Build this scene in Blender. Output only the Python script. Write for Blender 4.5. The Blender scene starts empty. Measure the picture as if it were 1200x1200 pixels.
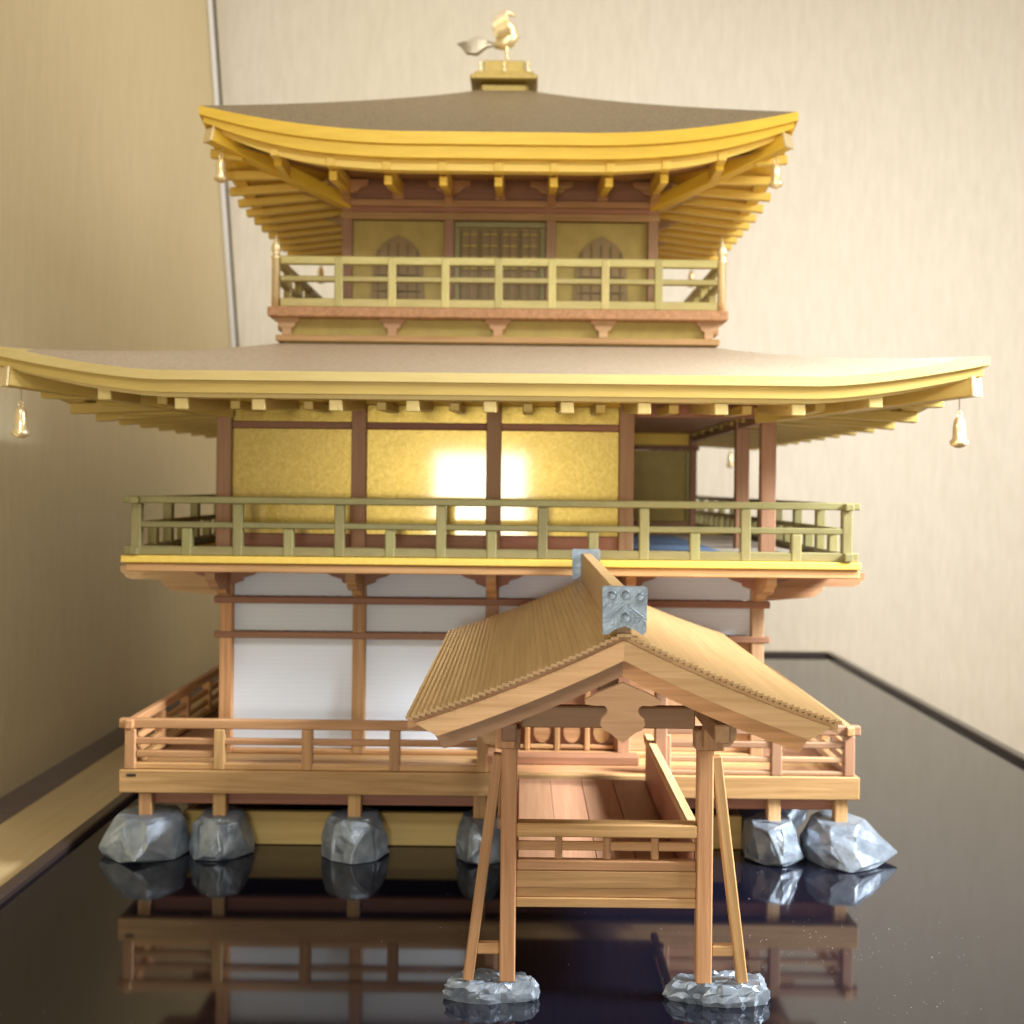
import bpy, bmesh, math, random
from mathutils import Vector, Matrix
random.seed(7)
C = bpy.context.scene.collection
sc = bpy.context.scene
R = math.radians
H = 2.61                       # eye height above the lacquer board
# ------------------------------------------------------------------ camera
cam = bpy.data.cameras.new('camera')
cam.sensor_width = 36.0
cam.lens = 36.0 * 1305 / 1200
cam.shift_x = -11 / 1200
cam.shift_y = -30 / 1200
cam.clip_start = 0.1
cam.clip_end = 200
cam.dof.use_dof = True
cam.dof.focus_distance = 5.6
cam.dof.aperture_fstop = 1.15
co = bpy.data.objects.new('camera', cam); C.objects.link(co)
co.matrix_world = Matrix.Translation((0, 0, H)) @ Matrix.Rotation(R(90), 4, 'X') @ Matrix.Rotation(0.0105, 4, 'Z')
sc.camera = co
# ------------------------------------------------------------------ light
w = bpy.data.worlds.new('World'); sc.world = w; w.use_nodes = True
bg = w.node_tree.nodes['Background']
bg.inputs[0].default_value = (1.0, 0.88, 0.68, 1); bg.inputs[1].default_value = 0.56
def area(name, loc, target, sx, sy, power, col, spread=180):
    l = bpy.data.lights.new(name, 'AREA'); l.shape = 'RECTANGLE'; l.size = sx; l.size_y = sy
    l.energy = power; l.color = col; l.spread = R(spread)
    o = bpy.data.objects.new(name, l); C.objects.link(o)
    o.location = loc
    o.rotation_euler = (Vector(target) - Vector(loc)).to_track_quat('-Z', 'Y').to_euler()
    return o
area('window_light_right', (8.6, 5.2, 6.6), (0.6, 7.4, 0.9), 2.6, 2.6, 390, (0.86, 0.93, 1.0), 42)
area('window_light_left', (-8.0, -2.0, 5.0), (5.0, 14.0, 3.5), 3.0, 3.0, 240, (1.0, 0.94, 0.84), 60)
area('ceiling_light', (-1.2, -1.8, 11.0), (0.3, 10.0, 1.0), 1.3, 1.3, 190, (0.93, 0.97, 1.0), 120)
area('added_wall_fill', (8.5, 4.5, 8.0), (4.5, 18.0, 2.5), 4.0, 4.0, 500, (0.98, 0.97, 0.96), 100)  # added out-of-frame fill, no real fixture, brightens the right of the back wall
area('added_wall_fill_high', (0.5, 6.0, 14.0), (-2.8, 17.0, 4.0), 4.0, 4.0, 190, (1.0, 0.94, 0.80), 90)  # added overhead fill, no real fixture, lifts the upper left and back walls
area('window_behind_camera', (-0.95, -9.0, H - 0.3), (-0.6, 8, H), 2.1, 2.1, 430, (1.0, 0.97, 0.90))
sc.view_settings.view_transform = 'Standard'; sc.view_settings.look = 'None'
sc.view_settings.gamma = 1; sc.view_settings.exposure = 0.0
sc.cycles.max_bounces = 7
# ------------------------------------------------------------------ materials
def mat(name, base, rough=0.5, metal=0.0, kind=None, c2=None, scale=1.0, bump=0.0, coat=0.0, spec=0.5, stretch=(1, 1, 1), mix=0.5):
    m = bpy.data.materials.new(name); m.use_nodes = True
    nt = m.node_tree; N = nt.nodes; L = nt.links
    b = N['Principled BSDF']
    b.inputs['Base Color'].default_value = (*base, 1); b.inputs['Roughness'].default_value = rough
    b.inputs['Metallic'].default_value = metal; b.inputs['Coat Weight'].default_value = coat
    b.inputs['Specular IOR Level'].default_value = spec
    if kind is None: return m
    tc = N.new('ShaderNodeTexCoord'); oi = N.new('ShaderNodeObjectInfo')
    mp = N.new('ShaderNodeMapping'); mp.inputs['Scale'].default_value = stretch
    add = N.new('ShaderNodeVectorMath'); add.operation = 'ADD'
    mul = N.new('ShaderNodeMath'); mul.operation = 'MULTIPLY'; mul.inputs[1].default_value = 37.0
    L.new(oi.outputs['Random'], mul.inputs[0])
    L.new(tc.outputs['Object'], add.inputs[0]); L.new(mul.outputs[0], add.inputs[1])
    L.new(add.outputs[0], mp.inputs['Vector'])
    n = N.new('ShaderNodeTexNoise'); n.inputs['Scale'].default_value = scale; n.inputs['Detail'].default_value = 5
    n.inputs['Roughness'].default_value = 0.6; n.inputs['Distortion'].default_value = 0.4 if kind == 'wood' else 0.1
    L.new(mp.outputs[0], n.inputs['Vector'])
    r = N.new('ShaderNodeValToRGB')
    r.color_ramp.elements[0].position = 0.32; r.color_ramp.elements[1].position = 0.68
    r.color_ramp.elements[0].color = (*c2, 1); r.color_ramp.elements[1].color = (*base, 1)
    L.new(n.outputs['Fac'], r.inputs[0])
    out = r.outputs[0]
    if kind == 'wood':      # each stick is cut from a slightly different board
        hsv = N.new('ShaderNodeHueSaturation')
        mr = N.new('ShaderNodeMapRange'); mr.inputs[3].default_value = 0.82; mr.inputs[4].default_value = 1.14
        L.new(oi.outputs['Random'], mr.inputs[0]); L.new(mr.outputs[0], hsv.inputs['Value'])
        mh = N.new('ShaderNodeMapRange'); mh.inputs[3].default_value = 0.491; mh.inputs[4].default_value = 0.508
        m2 = N.new('ShaderNodeMath'); m2.operation = 'FRACT'; m3 = N.new('ShaderNodeMath'); m3.operation = 'MULTIPLY'; m3.inputs[1].default_value = 7.3
        L.new(oi.outputs['Random'], m3.inputs[0]); L.new(m3.outputs[0], m2.inputs[0]); L.new(m2.outputs[0], mh.inputs[0])
        L.new(mh.outputs[0], hsv.inputs['Hue'])
        L.new(out, hsv.inputs['Color']); out = hsv.outputs[0]
    L.new(out, b.inputs['Base Color'])
    if bump:
        bp = N.new('ShaderNodeBump'); bp.inputs['Strength'].default_value = bump; bp.inputs['Distance'].default_value = 0.01
        L.new(n.outputs['Fac'], bp.inputs['Height']); L.new(bp.outputs[0], b.inputs['Normal'])
    return m
WS = (1.4, 32, 32)
M = {}
M['wood'] = mat('cypress_wood', (0.57, 0.315, 0.135), 0.58, 0, 'wood', (0.37, 0.19, 0.068), 1.0, 0.25, stretch=WS)
M['wood_pale'] = mat('pale_cypress_wood', (0.60, 0.37, 0.185), 0.62, 0, 'wood', (0.45, 0.255, 0.11), 1.0, 0.25, stretch=WS)
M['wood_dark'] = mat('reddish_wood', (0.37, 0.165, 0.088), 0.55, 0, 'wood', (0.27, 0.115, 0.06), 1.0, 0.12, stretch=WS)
M['wood_pink'] = mat('pinkish_wood', (0.42, 0.235, 0.125), 0.55, 0, 'wood', (0.34, 0.18, 0.09), 1.0, 0.12, stretch=WS)
M['plinth'] = mat('yellow_plywood', (0.50, 0.345, 0.125), 0.6, 0, 'wood', (0.43, 0.285, 0.09), 1.0, 0.06, stretch=(1, 14, 30))
M['gold_wood'] = mat('gold_painted_wood', (0.83, 0.54, 0.055), 0.42, 0.15, 'paint', (0.75, 0.475, 0.042), 2.0, 0.15, stretch=(1.5, 12, 12))
M['gold_pale'] = mat('pale_gold_painted_wood', (0.86, 0.60, 0.12), 0.42, 0.15, 'paint', (0.80, 0.54, 0.10), 2.0, 0.15, stretch=(1.5, 12, 12))
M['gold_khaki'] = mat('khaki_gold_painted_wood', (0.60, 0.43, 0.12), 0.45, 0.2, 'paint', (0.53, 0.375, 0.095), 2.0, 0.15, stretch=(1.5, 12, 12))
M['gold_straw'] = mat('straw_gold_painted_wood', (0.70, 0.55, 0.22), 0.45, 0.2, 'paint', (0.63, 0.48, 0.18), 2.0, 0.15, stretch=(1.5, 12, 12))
M['pane_brown'] = mat('dim_brown_pane', (0.30, 0.20, 0.075), 0.5, 0, 'noise', (0.26, 0.17, 0.06), 8)
M['muntin'] = mat('brown_muntin', (0.20, 0.135, 0.05), 0.5)
M['shingle'] = mat('pavilion_shingle_wood', (0.43, 0.27, 0.12), 0.45, 0, 'paint', (0.35, 0.21, 0.085), 1.0, 0.12, stretch=(26, 1.0, 26))
M['gold_olive'] = mat('olive_gold_paint', (0.31, 0.275, 0.115), 0.45, 0.3, 'wood', (0.26, 0.225, 0.09), 3.0, 0.2, stretch=(2, 8, 8))
M['gold_rail'] = mat('bright_olive_gold_paint', (0.56, 0.47, 0.19), 0.4, 0.35, 'wood', (0.47, 0.39, 0.145), 3.0, 0.3, stretch=(2, 8, 8))
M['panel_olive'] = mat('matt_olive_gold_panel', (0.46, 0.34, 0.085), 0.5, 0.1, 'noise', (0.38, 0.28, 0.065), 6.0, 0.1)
M['brass'] = mat('polished_brass', (1.0, 0.84, 0.52), 0.26, 0.6, 'noise', (0.92, 0.74, 0.40), 20, 0.3)
M['brass_dull'] = mat('dull_gold_brass', (0.42, 0.30, 0.075), 0.4, 0.4, 'noise', (0.33, 0.23, 0.05), 12, 0.2)
M['roof'] = mat('brown_shingle_sheet', (0.29, 0.215, 0.125), 0.5, 0, 'noise', (0.15, 0.11, 0.06), 34, 0.5, spec=0.5)
M['roof_low'] = mat('taupe_shingle_sheet', (0.50, 0.39, 0.28), 0.46, 0, 'noise', (0.32, 0.245, 0.165), 34, 0.5, spec=0.6)
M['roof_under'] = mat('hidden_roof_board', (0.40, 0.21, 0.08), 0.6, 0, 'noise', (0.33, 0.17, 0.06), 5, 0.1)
M['mat_blue'] = mat('blue_mat', (0.16, 0.24, 0.38), 0.8, 0, 'noise', (0.13, 0.20, 0.33), 30, 0.1)
M['floor_grey'] = mat('pale_deck_sheet', (0.58, 0.50, 0.40), 0.6, 0, 'noise', (0.50, 0.42, 0.33), 10, 0.1)
M['black'] = mat('black_gap', (0.02, 0.012, 0.008), 0.6)
M['rim'] = mat('dark_lacquer_rim', (0.05, 0.034, 0.028), 0.32, 0, coat=0.3)
M['shelf'] = mat('tan_shelf_board', (0.56, 0.42, 0.22), 0.5, 0, 'noise', (0.49, 0.36, 0.18), 2, 0.05, stretch=(8, 0.5, 1))
M['border'] = mat('grey_brown_border_cloth', (0.155, 0.115, 0.09), 0.7, 0, 'noise', (0.13, 0.095, 0.075), 12, 0.1)
M['strip'] = mat('brushed_metal_strip', (0.86, 0.88, 0.94), 0.4, 0.1)
M['tile'] = mat('silver_blue_ridge_tile', (0.28, 0.34, 0.39), 0.36, 0.45, 'noise', (0.17, 0.21, 0.25), 16, 0.5)
M['dust'] = mat('dust', (0.75, 0.73, 0.70), 0.9)
M['steel'] = mat('thin_steel_wire', (0.5, 0.44, 0.34), 0.35, 0.8)

def special(name):
    m = bpy.data.materials.new(name); m.use_nodes = True
    return m, m.node_tree.nodes, m.node_tree.links, m.node_tree.nodes['Principled BSDF']
# beaten gold leaf on the first floor walls
m, N, L, b = special('crinkled_gold_leaf')
b.inputs['Metallic'].default_value = 1.0
tc = N.new('ShaderNodeTexCoord')
n1 = N.new('ShaderNodeTexNoise'); n1.inputs['Scale'].default_value = 42; n1.inputs['Detail'].default_value = 6; n1.inputs['Roughness'].default_value = 0.65
n2 = N.new('ShaderNodeTexNoise'); n2.inputs['Scale'].default_value = 2.3; n2.inputs['Detail'].default_value = 2
L.new(tc.outputs['Object'], n1.inputs[0]); L.new(tc.outputs['Object'], n2.inputs[0])
r = N.new('ShaderNodeValToRGB'); r.color_ramp.elements[0].color = (0.35, 0.245, 0.052, 1); r.color_ramp.elements[1].color = (0.46, 0.33, 0.085, 1)
r.color_ramp.elements[0].position = .35; r.color_ramp.elements[1].position = .65
L.new(n1.outputs[0], r.inputs[0]); L.new(r.outputs[0], b.inputs['Base Color'])
mr = N.new('ShaderNodeMapRange'); mr.inputs[3].default_value = 0.29; mr.inputs[4].default_value = 0.36
L.new(n2.outputs[0], mr.inputs[0]); L.new(mr.outputs[0], b.inputs['Roughness'])
bp = N.new('ShaderNodeBump'); bp.inputs['Strength'].default_value = 0.16; bp.inputs['Distance'].default_value = 0.005
L.new(n1.outputs[0], bp.inputs['Height']); L.new(bp.outputs[0], b.inputs['Normal'])
b.inputs['Coat Weight'].default_value = 1.0; b.inputs['Coat Roughness'].default_value = 0.07
M['gold_leaf'] = m
# white paper panel with faint horizontal ribs
m, N, L, b = special('white_paper_panel')
tc = N.new('ShaderNodeTexCoord'); wv = N.new('ShaderNodeTexWave'); wv.bands_direction = 'Z'; wv.inputs['Scale'].default_value = 9; wv.inputs['Distortion'].default_value = 0.4
L.new(tc.outputs['Object'], wv.inputs[0])
r = N.new('ShaderNodeValToRGB'); r.color_ramp.elements[0].color = (0.71, 0.755, 0.82, 1); r.color_ramp.elements[1].color = (0.735, 0.78, 0.84, 1)
L.new(wv.outputs['Fac'], r.inputs[0]); L.new(r.outputs[0], b.inputs['Base Color']); b.inputs['Roughness'].default_value = 0.7
M['paper'] = m
# black lacquer board
m, N, L, b = special('black_lacquer')
b.inputs['Base Color'].default_value = (0.004, 0.004, 0.009, 1); b.inputs['IOR'].default_value = 1.7
tc = N.new('ShaderNodeTexCoord'); n = N.new('ShaderNodeTexNoise'); n.inputs['Scale'].default_value = 1.6; n.inputs['Detail'].default_value = 3
L.new(tc.outputs['Object'], n.inputs[0])
mr = N.new('ShaderNodeMapRange'); mr.inputs[3].default_value = 0.035; mr.inputs[4].default_value = 0.09
L.new(n.outputs[0], mr.inputs[0]); L.new(mr.outputs[0], b.inputs['Roughness'])
M['lacquer'] = m
# ribbed fabric wallpaper
def wallpaper(name, along, base, dark):
    m, N, L, b = special(name)
    b.inputs['Roughness'].default_value = 0.75
    tc = N.new('ShaderNodeTexCoord'); mp = N.new('ShaderNodeMapping')
    mp.inputs['Scale'].default_value = (13, 13, 2.2) 
    L.new(tc.outputs['Object'], mp.inputs[0])
    n = N.new('ShaderNodeTexNoise'); n.inputs['Scale'].default_value = 1.0; n.inputs['Detail'].default_value = 4
    L.new(mp.outputs[0], n.inputs[0])
    n3 = N.new('ShaderNodeTexNoise'); n3.inputs['Scale'].default_value = 22; n3.inputs['Detail'].default_value = 3
    L.new(tc.outputs['Object'], n3.inputs[0])
    mx = N.new('ShaderNodeMath'); mx.operation = 'MULTIPLY_ADD'; mx.inputs[1].default_value = 0.45
    L.new(n3.outputs[0], mx.inputs[0]); L.new(n.outputs[0], mx.inputs[2])
    r = N.new('ShaderNodeValToRGB'); r.color_ramp.elements[0].color = (*dark, 1); r.color_ramp.elements[1].color = (*base, 1)
    r.color_ramp.elements[0].position = .5; r.color_ramp.elements[1].position = .95
    L.new(mx.outputs[0], r.inputs[0]); L.new(r.outputs[0], b.inputs['Base Color'])
    bp = N.new('ShaderNodeBump'); bp.inputs['Strength'].default_value = 0.3; bp.inputs['Distance'].default_value = 0.02
    L.new(mx.outputs[0], bp.inputs['Height']); L.new(bp.outputs[0], b.inputs['Normal'])
    return m
M['wallpaper'] = wallpaper('beige_ribbed_wallpaper', 'X', (0.80, 0.74, 0.63), (0.725, 0.665, 0.555))
M['wallpaper_left'] = wallpaper('tan_ribbed_wallpaper', 'Y', (0.72, 0.61, 0.39), (0.67, 0.565, 0.355))
# silver painted cast stone
m, N, L, b = special('silver_painted_stone')
tc = N.new('ShaderNodeTexCoord'); n = N.new('ShaderNodeTexNoise'); n.inputs['Scale'].default_value = 9; n.inputs['Detail'].default_value = 8
L.new(tc.outputs['Object'], n.inputs[0])
r = N.new('ShaderNodeValToRGB'); r.color_ramp.elements[0].color = (0.15, 0.18, 0.22, 1); r.color_ramp.elements[1].color = (0.33, 0.37, 0.42, 1)
r.color_ramp.elements[0].position = .3; r.color_ramp.elements[1].position = .7
L.new(n.outputs[0], r.inputs[0]); L.new(r.outputs[0], b.inputs['Base Color'])
b.inputs['Metallic'].default_value = 0.5; b.inputs['Roughness'].default_value = 0.36
bp = N.new('ShaderNodeBump'); bp.inputs['Strength'].default_value = 0.7; bp.inputs['Distance'].default_value = 0.02
L.new(n.outputs[0], bp.inputs['Height']); L.new(bp.outputs[0], b.inputs['Normal'])
M['stone'] = m

# ------------------------------------------------------------------ builders
WM = {}
def place(o, Mw, parent):
    C.objects.link(o)
    if parent is not None:
        o.parent = parent
        o.matrix_basis = WM[parent.name].inverted() @ Mw
    else:
        o.matrix_basis = Mw
    WM[o.name] = Mw
    return o
def tag(o, label=None, cat=None, group=None, kind=None):
    if label: o['label'] = label
    if cat: o['category'] = cat
    if group: o['group'] = group
    if kind: o['kind'] = kind
    return o
def thing(name, loc, label, cat, group=None):
    o = bpy.data.objects.new(name, None); o.empty_display_size = 0.1
    place(o, Matrix.Translation(loc), None)
    return tag(o, label, cat, group)
cache = {}
def box_mesh(d, mk, bev):
    key = (tuple(round(v, 4) for v in d), mk, bev)
    if key in cache: return cache[key]
    bm = bmesh.new(); bmesh.ops.create_cube(bm, size=1.0)
    bmesh.ops.scale(bm, vec=d, verts=bm.verts)
    bv = min(bev, min(d) * 0.22)
    if bv > 0.0008: bmesh.ops.bevel(bm, geom=bm.edges[:], offset=bv, segments=1, affect='EDGES')
    me = bpy.data.meshes.new('box'); bm.to_mesh(me); bm.free(); me.materials.append(M[mk]); cache[key] = me
    return me
AX = {0: Matrix.Identity(4), 1: Matrix.Rotation(R(90), 4, 'Z'), 2: Matrix.Rotation(R(-90), 4, 'Y')}
def box(name, parent, mk, x0, x1, y0, y1, z0, z1, bev=0.007, label=None):
    d = [abs(x1 - x0), abs(y1 - y0), abs(z1 - z0)]
    a = d.index(max(d))
    dd = [d[0], d[1], d[2]] if a == 0 else ([d[1], d[0], d[2]] if a == 1 else [d[2], d[1], d[0]])
    o = bpy.data.objects.new(name, box_mesh(dd, mk, bev))
    place(o, Matrix.Translation(((x0 + x1) / 2, (y0 + y1) / 2, (z0 + z1) / 2)) @ AX[a], parent)
    if label: o['label'] = label
    return o
def bar(name, parent, mk, p, q, wd, ht, bev=0.006, up=(0, 0, 1)):
    """a straight stick from p to q, width wd (sideways), height ht"""
    p = Vector(p); q = Vector(q); v = q - p; Ln = v.length; X = v.normalized()
    Y = Vector(up).cross(X)
    if Y.length < 1e-5: Y = Vector((0, 1, 0))
    Y.normalize(); Z = X.cross(Y)
    m4 = Matrix((X, Y, Z)).transposed().to_4x4(); m4.translation = (p + q) / 2
    o = bpy.data.objects.new(name, box_mesh((Ln, wd, ht), mk, bev))
    return place(o, m4, parent)
def mesh_obj(name, parent, mk, verts, faces, origin=(0, 0, 0), smooth=False, rot=None, solid=0):
    me = bpy.data.meshes.new(name)
    o3 = Vector(origin)
    me.from_pydata([tuple(Vector(v) - o3) for v in verts], [], faces)
    bm = bmesh.new(); bm.from_mesh(me); bmesh.ops.remove_doubles(bm, verts=bm.verts, dist=1e-5)
    bmesh.ops.recalc_face_normals(bm, faces=bm.faces); bm.to_mesh(me); bm.free()
    if smooth:
        for f in me.polygons: f.use_smooth = True
    me.materials.append(M[mk])
    o = bpy.data.objects.new(name, me)
    return place(o, Matrix.Translation(o3), parent)
def prism(name, parent, mk, outline, y0, y1, smooth=False):
    """outline in (x,z), extruded from y0 to y1"""
    n = len(outline)
    v = [(x, y0, z) for x, z in outline] + [(x, y1, z) for x, z in outline]
    f = [list(range(n)), list(range(2 * n - 1, n - 1, -1))] + [[i, (i + 1) % n, n + (i + 1) % n, n + i] for i in range(n)]
    c = (sum(p[0] for p in outline) / n, (y0 + y1) / 2, sum(p[1] for p in outline) / n)
    return mesh_obj(name, parent, mk, v, f, c, smooth)
def prism_x(name, parent, mk, outline, x0, x1):
    n = len(outline)
    v = [(x0, y, z) for y, z in outline] + [(x1, y, z) for y, z in outline]
    f = [list(range(n)), list(range(2 * n - 1, n - 1, -1))] + [[i, (i + 1) % n, n + (i + 1) % n, n + i] for i in range(n)]
    c = ((x0 + x1) / 2, sum(p[0] for p in outline) / n, sum(p[1] for p in outline) / n)
    return mesh_obj(name, parent, mk, v, f, c)
def lathe_data(prof, seg=20, c=(0, 0, 0)):
    v = []; f = []
    for r_, z in prof:
        for k in range(seg):
            a = 2 * math.pi * k / seg; v.append((c[0] + r_ * math.cos(a), c[1] + r_ * math.sin(a), c[2] + z))
    for i in range(len(prof) - 1):
        for k in range(seg):
            k2 = (k + 1) % seg; f.append([i * seg + k, i * seg + k2, (i + 1) * seg + k2, (i + 1) * seg + k])
    f.append([k for k in range(seg)][::-1]); f.append([(len(prof) - 1) * seg + k for k in range(seg)])
    return v, f
def tube_data(pts, rads, seg=10):
    v = []; f = []
    for i, p in enumerate(pts):
        p = Vector(p); t = (Vector(pts[min(i + 1, len(pts) - 1)]) - Vector(pts[max(i - 1, 0)])).normalized()
        u = t.cross(Vector((0.13, 0.98, 0.1))); u.normalize(); w_ = t.cross(u)
        rr = rads[i] if isinstance(rads[i], tuple) else (rads[i], rads[i])
        for k in range(seg):
            a = 2 * math.pi * k / seg; v.append(tuple(p + u * math.cos(a) * rr[0] + w_ * math.sin(a) * rr[1]))
    for i in range(len(pts) - 1):
        for k in range(seg):
            k2 = (k + 1) % seg; f.append([i * seg + k, i * seg + k2, (i + 1) * seg + k2, (i + 1) * seg + k])
    f.append(list(range(seg))[::-1]); f.append([(len(pts) - 1) * seg + k for k in range(seg)])
    return v, f
def merge(*vf):
    V = []; F = []
    for v, f in vf:
        o = len(V); V += list(v); F += [[i + o for i in ff] for ff in f]
    return V, F
def Z(zr): return H + zr       # heights were measured from eye level

# ------------------------------------------------------------------ the niche
def struct(name, mk, x0, x1, y0, y1, z0, z1):
    o = mesh_obj(name, None, mk, [(x0, y0, z0), (x1, y0, z0), (x1, y1, z0), (x0, y1, z0), (x0, y0, z1), (x1, y0, z1), (x1, y1, z1), (x0, y1, z1)],
                 [[3, 2, 1, 0], [4, 5, 6, 7], [0, 1, 5, 4], [1, 2, 6, 5], [2, 3, 7, 6], [3, 0, 4, 7]])
    o['kind'] = 'structure'; return o
BX0, BX1, BY0, BY1 = -3.28, 4.92, 2.2, 17.55
struct('table_top', 'shelf', -4.16, 4.90, 0.6, 18.09, -0.349, -0.15)
struct('table_border', 'border', -4.5, -4.161, 0.6, 18.09, -0.348, -0.146)
# one wide papered wall behind the table; the table ends flush with the board on the right
struct('wall', 'wallpaper', -10.0, 17.0, 18.1, 18.5, -6.0, 16.0)
struct('room_floor', 'shelf', -30.0, 30.0, -20.0, 18.09, -6.2, -6.01)
def yl(z): return 18.82 - (z + 0.35) * 0.318
def wall_slab(name, mk, v8):
    f = [[0, 1, 2, 3], [7, 6, 5, 4], [0, 4, 5, 1], [1, 5, 6, 2], [2, 6, 7, 3], [3, 7, 4, 0]]
    o = mesh_obj(name, None, mk, v8, f); o['kind'] = 'structure'; return o
wall_slab('wall_left', 'wallpaper_left', [(-4.501, 0.6, -.35), (-4.501, yl(-.35), -.35), (-4.501, yl(14), 14), (-4.501, 0.6, 14),
                                     (-4.8, 0.6, -.35), (-4.8, yl(-.35), -.35), (-4.8, yl(14), 14), (-4.8, 0.6, 14)])
st = thing('metal_strip', (-4.46, yl(0), 0), 'thin pale metal strip up the end of the tan wall, left of the top roof', 'trim strip')
bar('strip_face', st, 'strip', (-4.455, yl(.2) - .06, .2), (-4.455, yl(13.5) - .06, 13.5), 0.05, 0.055, up=(0, 1, 0))
bar('strip_shadow', st, 'black', (-4.455 + .055, yl(.2) - .02, .2), (-4.455 + .055, yl(13.5) - .02, 13.5), 0.03, 0.04, up=(0, 1, 0))  # dark bar drawn in place of the shadow gap beside the strip

# ------------------------------------------------------------------ the board
bd = thing('display_board', ((BX0 + BX1) / 2, (BY0 + BY1) / 2, -0.15), 'glossy black lacquered board with raised dark rim that carries the wooden temple model', 'display board')
box('board_panel', bd, 'lacquer', BX0 + .1, BX1 - .1, BY0 + .1, BY1 - .1, -0.14, 0.0, 0)
box('rim', bd, 'rim', BX0, BX0 + .1, BY0, BY1, -0.148, 0.045, 0.012)
box('rim', bd, 'rim', BX1 - .1, BX1, BY0, BY1, -0.148, 0.06, 0.012)
box('rim', bd, 'rim', BX0 + .1, BX1 - .1, BY1 - .1, BY1, -0.148, 0.06, 0.012)
box('rim', bd, 'rim', BX0 + .1, BX1 - .1, BY0, BY0 + .1, -0.148, 0.045, 0.012)
V = []; F = []
rd = random.Random(5)
for i in range(300):
    x = rd.uniform(-2.6, 3.6); y = rd.uniform(4.6, 8.5); s = rd.uniform(.0008, .0022); 
    if rd.random() < .5: x = rd.gauss(1.9, .5); y = rd.gauss(6.2, .5)
    if not (BX0 + .2 < x < BX1 - .2): continue
    o = len(V); V += [(x - s, y - s, .0005), (x + s, y - s, .0005), (x, y + s, .0005), (x, y, .0005 + s)]
    F += [[o, o + 1, o + 3], [o + 1, o + 2, o + 3], [o + 2, o, o + 3], [o, o + 2, o + 1]]
o = mesh_obj('dust', None, 'dust', V, F); tag(o, 'fine pale dust specks scattered over the black lacquer', 'dust', kind='stuff')

# ------------------------------------------------------------------ main hall
XC = -0.21
DF, DB = 8.379, 14.28          # facade and back wall depth
COLX = [XC - 1.99, XC - .995, XC, XC + .995, XC + 1.99]
COLY = [DF + (DB - DF) * k / 6 for k in range(7)]
hall = thing('temple_hall', (XC, 11.3, 0), 'three-storey wooden temple model with two wide curved roofs and gold upper floors', 'temple model')
CW = 0.048
# plinth
box('plinth', hall, 'plinth', -2.42, 1.62, 8.05, 8.11, 0.002, 0.24)
box('plinth', hall, 'wood_dark', 1.56, 1.62, 8.111, 14.3, 0.002, 0.239)
box('plinth', hall, 'wood_dark', -2.42, -2.36, 8.111, 14.3, 0.002, 0.239)
# ground veranda
VX0, VX1, VY0, VY1 = XC - 2.585, XC + 2.6, 7.79, 14.87
TOPG = 0.60
box('veranda_floor', hall, 'wood_dark', VX0 + .05, VX1 - .05, VY0 + .06, VY1 - .06, 0.50, 0.575, 0.004)
for k in range(2): box('floor_board', hall, 'wood', VX0 + .05, VX1 - .05, VY0 + .08 + .25 * k, VY0 + .315 + .25 * k, .5755, .59)
y = VY0 + .58
box('edge_beam', hall, 'wood', VX0, VX1, VY0, VY0 + .06, 0.437, 0.598)
box('edge_beam', hall, 'wood', VX0, VX0 + .06, VY0 + .061, VY1, 0.44, 0.596)
box('edge_beam', hall, 'wood', VX1 - .06, VX1, VY0 + .061, VY1, 0.44, 0.596)
box('mortise', hall, 'black', VX0 + .055, VX0 + .12, VY0 - .003, VY0 + .01, 0.552, 0.572, 0)
box('under_beam', hall, 'wood_dark', VX0 + .14, VX1 - .14, VY0 + .13, VY0 + .19, 0.33, 0.436)
for xx in (-2.0, -1.0, 0, 1, 2): box('joist', hall, 'wood_dark', XC + xx - .04, XC + xx + .04, VY0 + .191, VY1 - .2, .36, .499)
# railing helper: first rail is the part, the other rails and the balusters are its pieces
def railing(axis, a, b, c, rails, posts, mk, th=0.06, mkp=None, name='railing', parent=None):
    par = parent or hall; top = None
    for i, rl in enumerate(rails):
        z0, z1 = rl[0], rl[1]; ea = rl[2] if len(rl) > 2 else 0; eb = rl[3] if len(rl) > 3 else ea
        t = (rl[4] if len(rl) > 4 else th) / 2
        if axis == 'x': o = box(name if top is None else 'rail', top or par, mk, a - ea, b + eb, c - t, c + t, z0, z1)
        else: o = box(name if top is None else 'rail', top or par, mk, c - t, c + t, a - ea, b + eb, z0, z1)
        if top is None: top = o
    for (p, z0, z1, wd) in posts:
        t = th / 2 + .004
        if axis == 'x': box('baluster', top, mkp or mk, p - wd / 2, p + wd / 2, c - t, c + t, z0, z1)
        else: box('baluster', top, mkp or mk, c - t, c + t, p - wd / 2, p + wd / 2, z0, z1)
    return top
gy = VY0 + .045; gx0 = VX0 + .07; gx1 = VX1 - .07
def gposts(lst): return [(p, .60, .884, .075) for p in lst]
railing('x', gx0, -.16, gy, [(.885, .952, .08, 0, .055), (.772, .818, 0, 0, .04), (.60, .645, 0, 0, .05)],
        gposts([gx0, gx0 + .625, gx0 + 1.24, gx0 + 1.855, gx0 + 2.47]), 'wood')
box('rail', hall, 'wood', gx0 + .04, gx0 + .58, gy - .02, gy + .02, .68, .728)
railing('x', 1.0, gx1, gy, [(.885, .952, 0, .08, .055), (.79, .835, 0, 0, .04), (.69, .728, 0, 0, .04), (.60, .63, 0, 0, .05)],
        gposts([1.03, gx1 - .51, gx1]), 'wood_pink')  # pinker wood paints in the different light on the right-hand rails
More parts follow.
